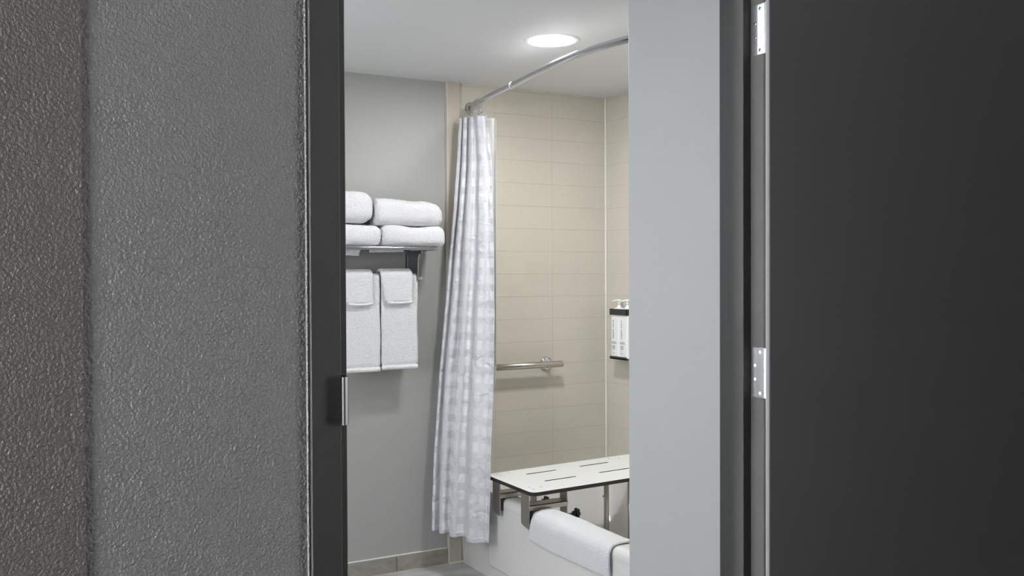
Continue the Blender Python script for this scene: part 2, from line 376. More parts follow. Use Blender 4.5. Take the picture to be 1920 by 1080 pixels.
# ------------------------------------------------------------ bathtub
def rrect(x0, x1, y0, y1, r, z, n=8):
    pts = []
    for cx, cy, a0 in ((x1-r, y1-r, 0), (x0+r, y1-r, 90), (x0+r, y0+r, 180), (x1-r, y0+r, 270)):
        for k in range(n+1):
            a = R(a0+90*k/n); pts.append((cx+r*math.cos(a), cy+r*math.sin(a), z))
    return pts
tx1, ty0, ty1 = XR-.002, YN+.002, YB-.002
loops = [rrect(1.9356, tx1, ty0, ty1, .004, 0), rrect(1.9352, tx1, ty0, ty1, .004, .010), rrect(1.9245, tx1, ty0, ty1, .004, .24), rrect(1.9180, tx1, ty0, ty1, .004, .335),
         rrect(1.9150, tx1, ty0, ty1, .004, .352), rrect(1.9155, tx1, ty0, ty1, .005, .366), rrect(1.9200, tx1, ty0, ty1, .006, .378), rrect(1.9300, tx1, ty0, ty1, .008, .385), rrect(1.945, tx1-.004, ty0+.004, ty1-.004, .01, .387),
         rrect(1.988, tx1-.045, ty0+.075, ty1-.075, .07, .387), rrect(2.004, tx1-.055, ty0+.087, ty1-.085, .075, .383), rrect(2.015, tx1-.061, ty0+.096, ty1-.093, .08, .370), rrect(2.023, tx1-.066, ty0+.10, ty1-.10, .085, .34),
         rrect(2.044, tx1-.085, ty0+.13, ty1-.16, .10, .22), rrect(2.075, tx1-.105, ty0+.16, ty1-.24, .12, .11), rrect(2.10, tx1-.13, ty0+.19, ty1-.29, .13, .075), rrect(2.15, tx1-.18, ty0+.25, ty1-.36, .12, .062)]
bm = bmesh.new(); L = [[bm.verts.new(p) for p in lp] for lp in loops]
for A, B in zip(L, L[1:]):
    n = len(A)
    for k in range(n): bm.faces.new((A[k], A[(k+1) % n], B[(k+1) % n], B[k]))
bm.faces.new(L[-1])
tb = mesh_obj('bathtub', bm, m_tub, smooth=True); 
mdf = tb.modifiers.new('b', 'BEVEL'); mdf.width = .002; mdf.limit_method = 'ANGLE'; mdf.angle_limit = R(60)
tag(tb, 'white enamelled alcove bathtub under the transfer seat', 'bathtub')
# raised apron panel
bm = bmesh.new()
def xs(z): return 1.9352-(1.9352-1.9180)*(z-.01)/.325
for z0_, z1_ in ((.052, .346),):
    P = [(xs(z0_)-.001, z0_), (xs(z0_+.012)-.0075, z0_+.012), (xs(z1_-.10)-.0065, z1_-.10), (xs(z1_)-.0005, z1_)]
    ys = [(2.56, 0), (2.575, 1), (3.715, 1), (3.732, 0)]
    g = [[bm.verts.new((xs(z)-.0005 if k == 0 else x, y, z)) for x, z in P] for y, k in ys]
    for a, b in zip(g, g[1:]):
        for k in range(3): bm.faces.new((a[k], a[k+1], b[k+1], b[k]))
ap = mesh_obj('apron_panel', bm, m_tub, bevel=.003, seg=3); adopt(tb, ap)
# caulk at the tub/wall corner
bm = bmesh.new(); tube(bm, [(1.9352, 4.003, 0), (1.918, 4.003, .33)], .0035, 8)
adopt(tb, mesh_obj('caulk_bead', bm, m_caulk, smooth=True))
bm = bmesh.new(); tube(bm, [(xs(.01)-.0002, 3.944, .004), (xs(.33)-.0002, 3.944, .33)], .0012, 6)
adopt(tb, mesh_obj('apron_seam', bm, m_tub, smooth=True))

# ------------------------------------------------------------ transfer seat
ts = empty('transfer_seat', (1.882, 3.262, 0)); tag(ts, 'white slotted bath transfer seat clamped across the bathtub rim', 'bath seat')
BX0, BX1, BY0, BY1 = 1.886, 2.735, 3.264, 3.676
ANG = R(.8); TILT = .020
def zb(x): return .476+TILT*(x-1.9)
def board_solid():
    bm = bmesh.new()
    pts = rrect(BX0, BX1, BY0, BY1, .028, 0, 6)
    a = [bm.verts.new((x, y, zb(x)-.0155)) for x, y, _ in pts]; b = [bm.verts.new((x, y, zb(x))) for x, y, _ in pts]
    n = len(a)
    for i in range(n):
        f = bm.faces.new((a[i], a[(i+1) % n], b[(i+1) % n], b[i])); f.material_index = 1
    f = bm.faces.new(a[::-1]); bm.faces.new(b)
    return bm
brd = mesh_obj('seat_board', board_solid(), [m_seat, m_core])
bm = bmesh.new()
for x0, x1, y in ((2.035, 2.188, 3.5735), (2.035, 2.192, 3.4185), (2.313, 2.470, 3.5775), (2.313, 2.475, 3.4225), (2.13, 2.13, 0)):
    if y == 0: continue
    pts = rrect(x0, x1, y-.0060, y+.0060, .0058, 0, 4)
    a = [bm.verts.new((px_, py_, .40)) for px_, py_, _ in pts]; b = [bm.verts.new((px_, py_, .60)) for px_, py_, _ in pts]; n = len(a)
    for i in range(n): bm.faces.new((a[i], a[(i+1) % n], b[(i+1) % n], b[i]))
    bm.faces.new(a[::-1]); bm.faces.new(b)
cut = mesh_obj('cutter', bm, m_core)
bo = brd.modifiers.new('slots', 'BOOLEAN'); bo.object = cut; bo.operation = 'DIFFERENCE'; bo.solver = 'EXACT'
bo.material_mode = 'TRANSFER'
bpy.context.view_layer.update()
dg = bpy.context.evaluated_depsgraph_get()
me2 = bpy.data.meshes.new_from_object(brd.evaluated_get(dg)); brd.modifiers.clear(); brd.data = me2
bpy.data.objects.remove(cut)
adopt(ts, brd)
for x, y in ((1.929, 3.645), (1.930, 3.612), (1.980, 3.637), (1.926, 3.358), (1.923, 3.320), (1.972, 3.341), (2.52, 3.645), (2.563, 3.625), (2.52, 3.34), (2.563, 3.32)):
    bm = bmesh.new(); lathe(bm, [(.0001, .0004), (.0042, .0004), (.0050, -.001)], (x, y, zb(x)), (0, 0, 1), 14, close=False)
    adopt(ts, mesh_obj('screw', bm, m_screw, smooth=True))
def clamp(yc):
    out = []
    # outer plate hanging outside the rim, flared foot
    bm = bmesh.new()
    yo = yc; w2 = .033
    P = [(yo-w2, .4605), (yo+w2, .4605), (yo+w2, .334), (yo+w2-.006, .327), (yo-w2+.006, .316), (yo-w2, .322)]
    for x in (1.8945, 1.8985): pass
    a = [bm.verts.new((1.8945, y, z)) for y, z in P]; b = [bm.verts.new((1.8985, y, z)) for y, z in P]; n = len(P)
    for i in range(n): bm.faces.new((a[i], a[(i+1) % n], b[(i+1) % n], b[i]))
    bm.faces.new(a[::-1]); bm.faces.new(b)
    out.append(mesh_obj('outer_plate', bm, m_steel, bevel=.0008))
    bm = bmesh.new(); box(bm, 1.8988, 1.9128, yo-w2+.002, yo+w2-.002, .338, .398); out.append(mesh_obj('rubber_pad', bm, m_black, bevel=.003))
    # crossbar channel
    bm = bmesh.new()
    box(bm, 1.8985, 2.0815, yo-w2+.001, yo-w2+.004, .392, .413); box(bm, 1.8985, 2.0815, yo-w2+.001, yo+w2-.001, .410, .413); box(bm, 1.8985, 2.0815, yo+w2-.004, yo+w2-.001, .392, .413)
    out.append(mesh_obj('crossbar', bm, m_steel))
    bm = bmesh.new(); box(bm, 2.0775, 2.0815, yo-w2+.003, yo+w2-.008, .336, zb(2.08)-.0156); out.append(mesh_obj('inner_plate', bm, m_steel, bevel=.0008))
    bm = bmesh.new(); tube(bm, [(2.030, yo, .347), (2.143, yo, .347)], .0042, 10); out.append(mesh_obj('clamp_screw', bm, m_screw, smooth=True))
    # star knob
    bm = bmesh.new(); n = 60; rings = []
    for d, k in ((0, .45), (.003, .9), (.006, 1.0), (.012, 1.0), (.016, .88), (.018, .5)):
        rings.append([bm.verts.new((2.137+d, yo+math.cos(2*math.pi*i/n)*k*(.0200+.0022*math.cos(2*math.pi*i/n*6)), .347+math.sin(2*math.pi*i/n)*k*(.0200+.0022*math.cos(2*math.pi*i/n*6)))) for i in range(n)])
    for A, B in zip(rings, rings[1:]):
        for i in range(n): bm.faces.new((A[i], A[(i+1) % n], B[(i+1) % n], B[i]))
    bm.faces.new(rings[0][::-1]); bm.faces.new(rings[-1])
    kb = mesh_obj('clamp_knob', bm, m_black, smooth=True); tag(kb, 'black star-shaped clamp knob'); out.append(kb)
    bm = bmesh.new(); lathe(bm, [(.011, 0), (.010, .008)], (2.127, yo, .347), (1, 0, 0), 16); out.append(mesh_obj('knob_hub', bm, m_black))
    adopt(ts, *out)
clamp(3.340); clamp(3.590)
for lx, ly in ((2.432, 3.538), (2.430, 3.352)):
    bm = bmesh.new(); tube(bm, [(lx, ly, .080), (lx, ly, zb(lx)-.0156)], .0118, 20)
    lg = mesh_obj('leg', bm, m_steel, smooth=True)
    bm = bmesh.new(); lathe(bm, [(.019, 0), (.019, .012), (.0155, .034), (.0135, .036)], (lx, ly, .060), (0, 0, 1), 20)
    ft = mesh_obj('rubber_foot', bm, m_black, smooth=False, bevel=.001)
    adopt(ts, lg); ft.parent = lg
    ft.matrix_parent_inverse = Matrix.Identity(4)
    # height-adjust clip on the tube
    bm = bmesh.new(); lathe(bm, [(.0045, 0), (.0045, .006), (.002, .008)], (lx-.0118, ly, .345), (-1, 0, 0), 12)
    cl = mesh_obj('push_button', bm, m_screw); cl.parent = lg

# ------------------------------------------------------------ fluffy cloth helpers
def fbm(p, s, seed=0):
    v = Vector((p[0]*s+seed*7.3, p[1]*s-seed*3.1, p[2]*s+seed*1.7)); return noise.noise(v)+.5*noise.noise(v*2.03)+.25*noise.noise(v*4.1)
def soft_block(name, x0, x1, y0, y1, z0, z1, rx, rz, seed, shape=None, m=m_terry, fluff=.0016, lump=.006, res=.008, rxl=None):
    """folded towel: box with large rounded folds, subdivided and given a soft, lumpy, fuzzy surface"""
    nx, ny, nz = [max(4, int((b-a)/res)) for a, b in ((x0, x1), (y0, y1), (z0, z1))]
    bm = bmesh.new(); V = {}
    def vert(i, j, k):
        key = (i, j, k)
        if key not in V:
            u, v, w_ = i/nx, j/ny, k/nz
            V[key] = bm.verts.new((x0+(x1-x0)*u, y0+(y1-y0)*v, z0+(z1-z0)*w_))
        return V[key]
    for i in range(nx):
        for j in range(ny):
            for k in (0, nz):
                f = (vert(i, j, k), vert(i+1, j, k), vert(i+1, j+1, k), vert(i, j+1, k)); bm.faces.new(f)
    for i in range(nx):
        for k in range(nz):
            for j in (0, ny): bm.faces.new((vert(i, j, k), vert(i+1, j, k), vert(i+1, j, k+1), vert(i, j, k+1)))
    for j in range(ny):
        for k in range(nz):
            for i in (0, nx): bm.faces.new((vert(i, j, k), vert(i, j+1, k), vert(i, j+1, k+1), vert(i, j, k+1)))
    cx, cy, cz = (x0+x1)/2, (y0+y1)/2, (z0+z1)/2; hx, hy, hz = (x1-x0)/2, (y1-y0)/2, (z1-z0)/2
    rl = rx if rxl is None else rxl
    for v in bm.verts:
        d = v.co-Vector((cx, cy, cz))
        # round the x-z and y-z sections
        rX = min(rx if d.x > 0 else rl, hx*.98); rZ = min(rz, hz*.98); rY = min(rz, hy*.98)
        ex = max(0, abs(d.x)-(hx-rX))/rX; ey = max(0, abs(d.y)-(hy-rY))/rY; ez = max(0, abs(d.z)-(hz-rZ))/rZ
        l = max(ex, ey, ez)
        q = math.sqrt(ex*ex+ey*ey+ez*ez)
        if q > 1e-6 and l > 0:
            k = l/q
            d = Vector((math.copysign((hx-rX if ex else abs(d.x))+(ex*k*rX if ex else 0), d.x),
                        math.copysign((hy-rY if ey else abs(d.y))+(ey*k*rY if ey else 0), d.y),
                        math.copysign((hz-rZ if ez else abs(d.z))+(ez*k*rZ if ez else 0), d.z)))
        p = Vector((cx, cy, cz))+d
        if shape: p = shape(p, (p.x-x0)/(x1-x0), (p.y-y0)/(y1-y0), (p.z-z0)/(z1-z0))
        v.co = p
    bm.normal_update()
    for v in bm.verts:
        n_ = v.normal if v.normal.length > 0 else Vector((0, 0, 1))
        a = lump*.5*fbm(v.co, 9, seed)+fluff*fbm(v.co, 90, seed+3)
        if v.co.z < z0+.006: a = min(a, 0)*.2
        v.co += n_*a
    return mesh_obj(name, bm, m, smooth=True)

# ------------------------------------------------------------ towel rack
RZ = 1.466     # rail centre height
rk = empty('towel_rack', (1.3, 4.02, 1.30)); tag(rk, 'chrome hotel towel rack holding folded towels on the painted wall', 'towel rack')
def rounded_path(x0, x1, yf, yb, r, n=8):
    pts = [(x0, yf, RZ)]
    for k in range(n+1): a = R(-90+90*k/n); pts.append((x1-r+r*math.cos(a), yf+r+r*math.sin(a), RZ))
    for k in range(n+1): a = R(0+90*k/n); pts.append((x1-r+r*math.cos(a), yb-r+r*math.sin(a), RZ))
    pts.append((x0, yb, RZ)); return pts
pth = rounded_path(1.40, 1.728, 3.812, 3.988, .035)
pthl = [(2*1.40-x-0.0, y, z) for x, y, z in pth][::-1]
full = [(x-.0, y, z) for x, y, z in pth]
# continue to the left end (mirror about x = 1.43)
left = [(2*1.43-x, y, z) for x, y, z in pth[::-1]]
loop = pth[1:-1]+left[1:-1]
bm = bmesh.new()
pts = [Vector(p) for p in loop]; n = 14; rings = []
N = len(pts)
for i, p in enumerate(pts):
    t = (pts[(i+1) % N]-pts[i-1]).normalized(); a = Vector((0, 0, 1)).cross(t).normalized()
    rings.append([bm.verts.new(p+(a*math.cos(2*math.pi*k/n)+Vector((0, 0, 1))*math.sin(2*math.pi*k/n))*.0088) for k in range(n)])
for i in range(N):
    A, B = rings[i], rings[(i+1) % N]
    for k in range(n): bm.faces.new((A[k], A[(k+1) % n], B[(k+1) % n], B[k]))
adopt(rk, mesh_obj('outer_rail', bm, m_rack, smooth=True))
for y in (3.856, 3.900, 3.944):
    bm = bmesh.new(); tube(bm, [(1.121, y, RZ), (1.724, y, RZ)], .0052, 12); adopt(rk, mesh_obj('shelf_rail', bm, m_rack, smooth=True))
for bx in (1.664, 1.190):
    bm = bmesh.new()
    # bracket arm: bent flat plate under the rails, tapering down to the bar
    P = [(4.019, RZ-.009), (3.845, RZ-.009), (3.845, RZ-.017), (3.872, RZ-.024), (3.885, RZ-.050), (3.888, 1.362), (3.892, 1.325), (3.925, 1.318), (3.950, 1.345), (4.019, 1.350)]
    a = [bm.verts.new((bx-.0035, y, z)) for y, z in P]; b = [bm.verts.new((bx+.0035, y, z)) for y, z in P]; n = len(P)
    for i in range(n): bm.faces.new((a[i], a[(i+1) % n], b[(i+1) % n], b[i]))
    bm.faces.new(a[::-1]); bm.faces.new(b)
    br = mesh_obj('bracket', bm, m_rack, bevel=.001); adopt(rk, br)
    wp = boxobj('wall_plate', (bx-.009, bx+.009, 4.013, 4.0195, 1.345, 1.462), m_chrome, bevel=.003); adopt(rk, wp)
BARY, BARZ = 3.918, 1.335
bm = bmesh.new(); tube(bm, [(1.16, BARY, BARZ), (1.694, BARY, BARZ), (1.698, BARY, BARZ), (1.702, BARY, BARZ)], [.0092, .0092, .0082, .004], 18)
adopt(rk, mesh_obj('towel_bar', bm, m_chrome, smooth=True))

# folded towels on the rack
GT = 'folded bath towels stacked on the chrome rack'
TZ0 = RZ+.0092
def lowR(p, u, v, w_):
    # right end sags over the rounded end of the rack
    s = max(0, (u-.86)/.14); p.z -= .012*s*s*(1-w_)
    p.z += .004*math.sin(u*9)*w_
    return p
t1 = soft_block('folded_towel', 1.468, 1.768, 3.800, 3.992, TZ0-.001, 1.562, .034, .036, 1, lowR, rxl=.02)
tag(t1, 'white folded bath towel on the rack, lower right of the four stacked', 'towel', GT)
def lowL(p, u, v, w_):
    p.z += .010*(1-u)*w_ ; return p
t2 = soft_block('folded_towel', 1.130, 1.466, 3.800, 3.992, TZ0-.001, 1.560, .030, .034, 2, lowL)
tag(t2, 'white folded bath towel on the rack, lower left of the four stacked', 'towel', GT)
def upR(p, u, v, w_):
    p.z -= .030*max(0, (u-.70)/.30)**1.6*w_; p.z += .004*math.sin(u*7+1)*w_
    return p
t3 = soft_block('folded_towel', 1.442, 1.760, 3.806, 3.990, 1.563, 1.677, .036, .046, 3, upR, rxl=.012)
tag(t3, 'white folded bath towel on the rack, upper right of the four stacked', 'towel', GT)
def upL(p, u, v, w_):
    return p
t4 = soft_block('folded_towel', 1.140, 1.437, 3.806, 3.990, 1.570, 1.706, .058, .052, 4, upL)
tag(t4, 'tallest white folded bath towel on the rack, upper left of the four stacked', 'towel', GT)
# towel corners hanging down between the rails
def flap(par, x0, x1, y, z1, zl, zr, seed):
    bm = bmesh.new(); nx, nz = 20, 8; g = []
    for s in (0, 1):
        gg = []
        for i in range(nx+1):
            u = i/nx; zl_ = zl+(zr-zl)*u
            gg.append([bm.verts.new((x0+(x1-x0)*u - (.016*(k/nz) if i == nx else 0), y+s*.006+.004*math.sin(u*5+seed), z1+(zl_-z1)*k/nz)) for k in range(nz+1)])
        g.append(gg)
    for s in (0, 1):
        for i in range(nx):
            for k in range(nz):
                f = (g[s][i][k], g[s][i+1][k], g[s][i+1][k+1], g[s][i][k+1]); bm.faces.new(f)
    for i in range(nx): bm.faces.new((g[0][i][nz], g[0][i+1][nz], g[1][i+1][nz], g[1][i][nz])); bm.faces.new((g[0][i][0], g[0][i+1][0], g[1][i+1][0], g[1][i][0]))
    for k in range(nz): bm.faces.new((g[0][0][k], g[0][0][k+1], g[1][0][k+1], g[1][0][k])); bm.faces.new((g[0][nx][k], g[0][nx][k+1], g[1][nx][k+1], g[1][nx][k]))
    o = mesh_obj('hanging_corner', bm, m_terry, smooth=True); adopt(par, o)
flap(t2, 1.16, 1.398, 3.876, TZ0+.003, 1.442, 1.432, 1)
flap(t1, 1.435, 1.60, 3.876, TZ0+.003, 1.448, 1.452, 2)

# hanging towels: profile over the bar in YZ, extruded in X
def draped(name, x0, x1, front, back, thick, topz, ry, seed, taper=None, m=m_terry, res=.006, bottom_round=False, lump=.004, hem=None):
    """sheet over a bar along X: front drop to z=front, back drop to z=back; ry = outer radius over the bar"""
    def prof(off):
        r = ry-off; pts = []
        zc = topz-ry
        nf = max(3, int((zc-front)/res))
        for k in range(nf+1): pts.append((BARY-r, front+(zc-front)*k/nf))
        for k in range(1, 12): a = R(180-180*k/12); pts.append((BARY+r*math.cos(a), zc+r*math.sin(a)))
        nb = max(3, int((zc-back)/res/2))
        for k in range(nb+1): pts.append((BARY+r, zc-(zc-back)*k/nb))
        return pts
    O, I = prof(0), prof(thick); nx = max(8, int((x1-x0)/res)); bm = bmesh.new()
    def place(i, y, z, off):
        u = i/nx; x = x0+(x1-x0)*u
        d = (topz-z)/(topz-front)
        if taper: x = taper(x, u, d)
        return (x, y, z)
    n = len(O)
    def ring(i):
        u = i/nx; e = min(u, 1-u)*(x1-x0)/.010; k = 1.0 if e >= 1 else math.sqrt(max(0, 1-(1-e)**2))
        mid = [((a[0]+b[0])/2, (a[1]+b[1])/2) for a, b in zip(O, I)]
        o_ = [(m_[0]+(a[0]-m_[0])*(.15+.85*k), m_[1]+(a[1]-m_[1])*(.15+.85*k)) for a, m_ in zip(O, mid)]
        i_ = [(m_[0]+(b[0]-m_[0])*(.15+.85*k), m_[1]+(b[1]-m_[1])*(.15+.85*k)) for b, m_ in zip(I, mid)]
        return [bm.verts.new(place(i, y, z, 0)) for y, z in o_]+[bm.verts.new(place(i, y, z, 1)) for y, z in i_[::-1]]
    rings = [ring(i) for i in range(nx+1)]; m2 = 2*n
    for A, B in zip(rings, rings[1:]):
        for k in range(m2): bm.faces.new((A[k], A[(k+1) % m2], B[(k+1) % m2], B[k]))
    bm.faces.new(rings[0][::-1]); bm.faces.new(rings[-1])
    bmesh.ops.recalc_face_normals(bm, faces=bm.faces[:]); bm.normal_update()
    for v in bm.verts:
        amt = lump*.5*fbm((v.co.x*1.6, v.co.y, v.co.z*.6), 11, seed)+.0013*fbm(v.co, 100, seed+5)
        if v.co.y > BARY or abs(v.co.y-BARY) < ry-thick*.7: amt *= .15
        if hem and abs(v.co.z-hem) < res*.6: amt -= .0030
        v.co += v.normal*amt
    return mesh_obj(name, bm, m, smooth=True)
GH = 'hand towels hanging from the bar below the rack'
a1 = draped('hand_towel', 1.494, 1.6660, .9395, 1.02, .011, 1.358, .0225, 11, taper=lambda x, u, d: x+(.002*math.sin(d*9) if u > .5 else -.001*d), hem=.9545)
tag(a1, 'white hand towel hanging on the bar, right one, longer strip under the right washcloth', 'towel', GH)
a2 = draped('hand_towel', 1.286, 1.4880, .9345, 1.02, .011, 1.358, .0225, 12, taper=lambda x, u, d: x, hem=.9495)
tag(a2, 'white hand towel hanging on the bar, left one next to the door frame', 'towel', GH)
GW = 'washcloths folded over the hanging hand towels'
def wt(x, u, d):
    c = .5; return x+(.019*max(0, d-.25)/.75*(1-u)) - .002*d*u
b1 = draped('washcloth', 1.4865, 1.6375, 1.234, 1.20, .0130, 1.379, .0385, 13, taper=wt, lump=.005, hem=None)
tag(b1, 'small white washcloth folded over the right hand towel', 'washcloth', GW)
b2 = draped('washcloth', 1.3050, 1.4530, 1.229, 1.20, .0130, 1.376, .0385, 14, taper=wt, lump=.005, hem=None)
tag(b2, 'small white washcloth folded over the left hand towel', 'washcloth', GW)
def hemband(par, x0, x1, y, z0, z1, bow=0, thick=.0012):
    bm = bmesh.new(); n = 60; rings = []
    for i in range(n+1):
        u = i/n; x = x0+(x1-x0)*u; dz = -bow*math.sin(math.pi*u); rib = .0010*math.sin(u*(x1-x0)/.0062*2*math.pi)
        rings.append([bm.verts.new((x, y-thick/2-rib, z0+dz)), bm.verts.new((x, y-thick/2-rib*.6, z1+dz)), bm.verts.new((x, y+thick, z1+dz)), bm.verts.new((x, y+thick, z0+dz))])
    for A, B in zip(rings, rings[1:]):
        for k in range(4): bm.faces.new((A[k], A[(k+1) % 4], B[(k+1) % 4], B[k]))
    bm.faces.new(rings[0][::-1]); bm.faces.new(rings[-1])
    o = mesh_obj('hem_band', bm, m_band, smooth=True); adopt(par, o)
hemband(a1, 1.4945, 1.664, BARY-.0225, .934, .9525)
hemband(a2, 1.2860, 1.487, BARY-.0225, .929, .9475)
hemband(b1, 1.515, 1.632, BARY-.0385, 1.226, 1.237, .004)
hemband(b2, 1.334, 1.4485, BARY-.0385, 1.221, 1.232, .004)

# ------------------------------------------------------------ grab bar
gb = empty('grab_bar', (2.395, YB, .909)); tag(gb, 'stainless steel grab bar on the beige tiled back wall', 'grab bar')
GY = YB-.058
bm = bmesh.new(); tube(bm, [(2.06, GY, .9105), (2.452, GY, .9105), (2.4545, GY, .9105), (2.456, GY, .9105)], [.0155, .0155, .0148, .012], 24)
adopt(gb, mesh_obj('bar', bm, m_steel, smooth=True)); gbar = bpy.data.objects[-1] if False else None
for gx in (2.395, 1.99):
    bm = bmesh.new(); lathe(bm, [(.0345, 0), (.0345, .004), (.031, .009), (.020, .012), (.012, .015), (.011, .050)], (gx, YB, .909), (0, -1, 0), 32)
    adopt(gb, mesh_obj('wall_flange', bm, m_chrome, smooth=True))
bm = bmesh.new(); tube(bm, [(2.07, GY, .9105), (1.975, GY, .9105)], .0155, 24); adopt(gb, mesh_obj('bar_end', bm, m_steel, smooth=True))

# ------------------------------------------------------------ soap bottles in a bracket on the right tiled wall
db = empty('bottle_bracket', (XR, 3.82, .93)); tag(db, 'black wall bracket holding two white pump bottles in the shower corner', 'bottle holder')
XF = 2.694
bm = bmesh.new()
box(bm, XR-.004, XR, 3.748, 3.884, .930, 1.176)
box(bm, XF, XR-.004, 3.7465, 3.8865, .930, .936)
box(bm, XF, XF+.003, 3.7465, 3.8865, .930, .9445)
adopt(db, mesh_obj('back_plate', bm, m_bracket, bevel=.0006))
bm = bmesh.new()
for q in ((XF, XF+.003, 3.7455, 3.8875, 1.1485, 1.1785), (XF, XR, 3.8845, 3.8875, 1.1485, 1.1785), (XF, XR, 3.7455, 3.7485, 1.1485, 1.1785)): box(bm, *q)
cb = mesh_obj('collar_band', bm, m_bracket); adopt(db, cb)
def marks(par, m, x, y, z, n, sz, vertical, seed, gap=None):
    """a row of tiny printed letter shapes, raised a hair off the label"""
    rnd = random.Random(seed); bm = bmesh.new(); c = 0
    for i in range(n):
        if gap and i in gap: c += 1.2; continue
        kind = rnd.choice('EIHLTFNU')
        hw, hh = sz*.36, sz*.5; s = sz*.16
        seg = {'E': [(0, 0, s, 1), (0, 0, .8, s), (0, .42, .7, s), (0, .84, .8, s)], 'I': [(.3, 0, s, 1)], 'H': [(0, 0, s, 1), (.6, 0, s, 1), (0, .42, .7, s)], 'L': [(0, 0, s, 1), (0, 0, .8, s)],
               'T': [(.3, 0, s, 1), (0, .84, .76, s)], 'F': [(0, 0, s, 1), (0, .42, .6, s), (0, .84, .8, s)], 'N': [(0, 0, s, 1), (.6, 0, s, 1), (.2, .5, .4, s)], 'U': [(0, 0, s, 1), (.6, 0, s, 1), (0, 0, .7, s)]}[kind]
        for (a, b, w_, h_) in seg:
            w_ = .30 if w_ == s else w_; h_ = .26 if h_ == s else h_
            u0, u1 = (c+a)*sz, (c+a+w_)*sz; v0, v1 = b*sz, (b+h_)*sz
            if vertical: box(bm, x-.0002, x+.0002, y+sz*.0+(-v1), y-v0, z-u1, z-u0) if False else box(bm, x-.0002, x+.0002, y-sz+v0, y-sz+v1, z+u0, z+u1)
            else: box(bm, x-.0002, x+.0002, y-u1, y-u0, z+v0, z+v1)
        c += 1.0
    o = mesh_obj('printed_lettering', bm, m); adopt(par, o); return o
for i, (yc, mcol, lab) in enumerate(((3.8515, m_navy, 'white pump bottle with dark vertical lettering, nearer the tiled corner'), (3.7815, m_teal, 'white pump bottle with teal vertical lettering, nearer the pale grey wall end'))):
    b = empty('pump_bottle', (XF+.033, yc, .936)); tag(b, lab, 'bottle', 'pump bottles in the shower bracket')
    bm = bmesh.new()
    prev = None; lps = []
    for z, k in ((.9362, .93), (.939, .99), (.945, 1), (1.150, 1), (1.168, 1), (1.176, .9), (1.181, .55), (1.184, .42)):
        hx, hy = .0285*k, .0342*k; lps.append([bm.verts.new(p) for p in rrect(XF+.034-hx, XF+.034+hx, yc-hy, yc+hy, .010*k, z, 6)])
    for A, B in zip(lps, lps[1:]):
        for k in range(len(A)): bm.faces.new((A[k], A[(k+1) % len(A)], B[(k+1) % len(A)], B[k]))
    bm.faces.new(lps[0][::-1]); bm.faces.new(lps[-1])
    body = mesh_obj('bottle_body', bm, m_bottle, smooth=False, bevel=.0008)
    bm = bmesh.new(); lathe(bm, [(.0145, 0), (.0145, .004), (.008, .010), (.0045, .014), (.0045, .019), (.007, .020), (.0055, .026), (.0038, .030), (.0038, .036)], (XF+.034, yc, 1.1825), (0, 0, 1), 24)
    neck = mesh_obj('pump_collar', bm, m_pump, smooth=True)
    bm = bmesh.new(); lathe(bm, [(.0075, 0), (.0115, .002), (.0120, .009), (.0105, .0115)], (XF+.034, yc, 1.2140), (0, 0, 1), 24)
    tube(bm, [(XF+.034, yc+.006, 1.2200), (XF+.028, yc+.018, 1.2198), (XF+.020, yc+.032, 1.2172), (XF+.016, yc+.039, 1.2135)], [.0048, .0046, .0036, .0022], 10)
    hd = mesh_obj('pump_head', bm, m_pump, smooth=True)
    adopt(b, body, neck, hd)
    xf = XF+.034-.0285-.0003
    marks(body, mcol, xf, yc+.0145, 1.029, 17, .0056, True, 5+i, gap=(9,))
    marks(body, m_grey, xf, yc+.024, 1.0125, 10, .0036, False, 11+i); marks(body, m_grey, xf, yc+.024, 1.0065, 12, .0036, False, 21+i)
    for r_ in range(5): marks(body, m_grey, xf, yc+.021, .996-.0042*r_, 13, .0020, False, 31+i*7+r_)
    marks(body, m_grey, xf, yc+.020, .9690, 3, .0044, False, 51+i, gap=(1,)); marks(body, m_grey, xf, yc+.023, .9600, 15, .0018, False, 61+i)
    for ch in list(body.children): ch.matrix_parent_inverse = Matrix.Identity(4) if False else ch.matrix_parent_inverse

# ------------------------------------------------------------ shower rod
rod = empty('shower_rod', (1.985, YB, 2.132)); tag(rod, 'chrome curved shower curtain rod above the bathtub', 'curtain rod')
cp = [(1.9880, 4.000), (1.9590, 3.885), (1.9340, 3.775), (1.9080, 3.590), (1.8900, 3.405), (1.8560, 3.150), (1.8380, 2.920), (1.8400, 2.755), (1.8620, 2.600), (1.8900, 2.4905)]
def cr(ps, n=8):
    out = []
    P = [ps[0]]+ps+[ps[-1]]
    for i in range(1, len(P)-2):
        for k in range(n):
            t = k/n; a, b, c, d = [Vector((*q, 0)) for q in P[i-1:i+3]]
            out.append(.5*((2*b)+(c-a)*t+(2*a-5*b+4*c-d)*t*t+(3*b-3*c+d-a)*t**3))
    out.append(Vector((*ps[-1], 0))); return out
curve = [Vector((p.x, p.y, 2.132)) for p in cr(cp)]
k0 = min(range(len(curve)), key=lambda i: abs(curve[i].y-3.42))
bm = bmesh.new(); tube(bm, curve[:k0+1], .0117, 20); adopt(rod, mesh_obj('inner_tube', bm, m_chrome, smooth=True))
bm = bmesh.new(); tube(bm, curve[k0:], .0132, 20); adopt(rod, mesh_obj('outer_tube', bm, m_chrome, smooth=True))
jd = (curve[k0+1]-curve[k0-1]).normalized()
bm = bmesh.new(); tube(bm, [curve[k0]-jd*.004, curve[k0]+jd*.004], .0143, 20); jt = mesh_obj('joint_ring', bm, m_rim, smooth=True); tag(jt, 'white plastic joint ring'); adopt(rod, jt)
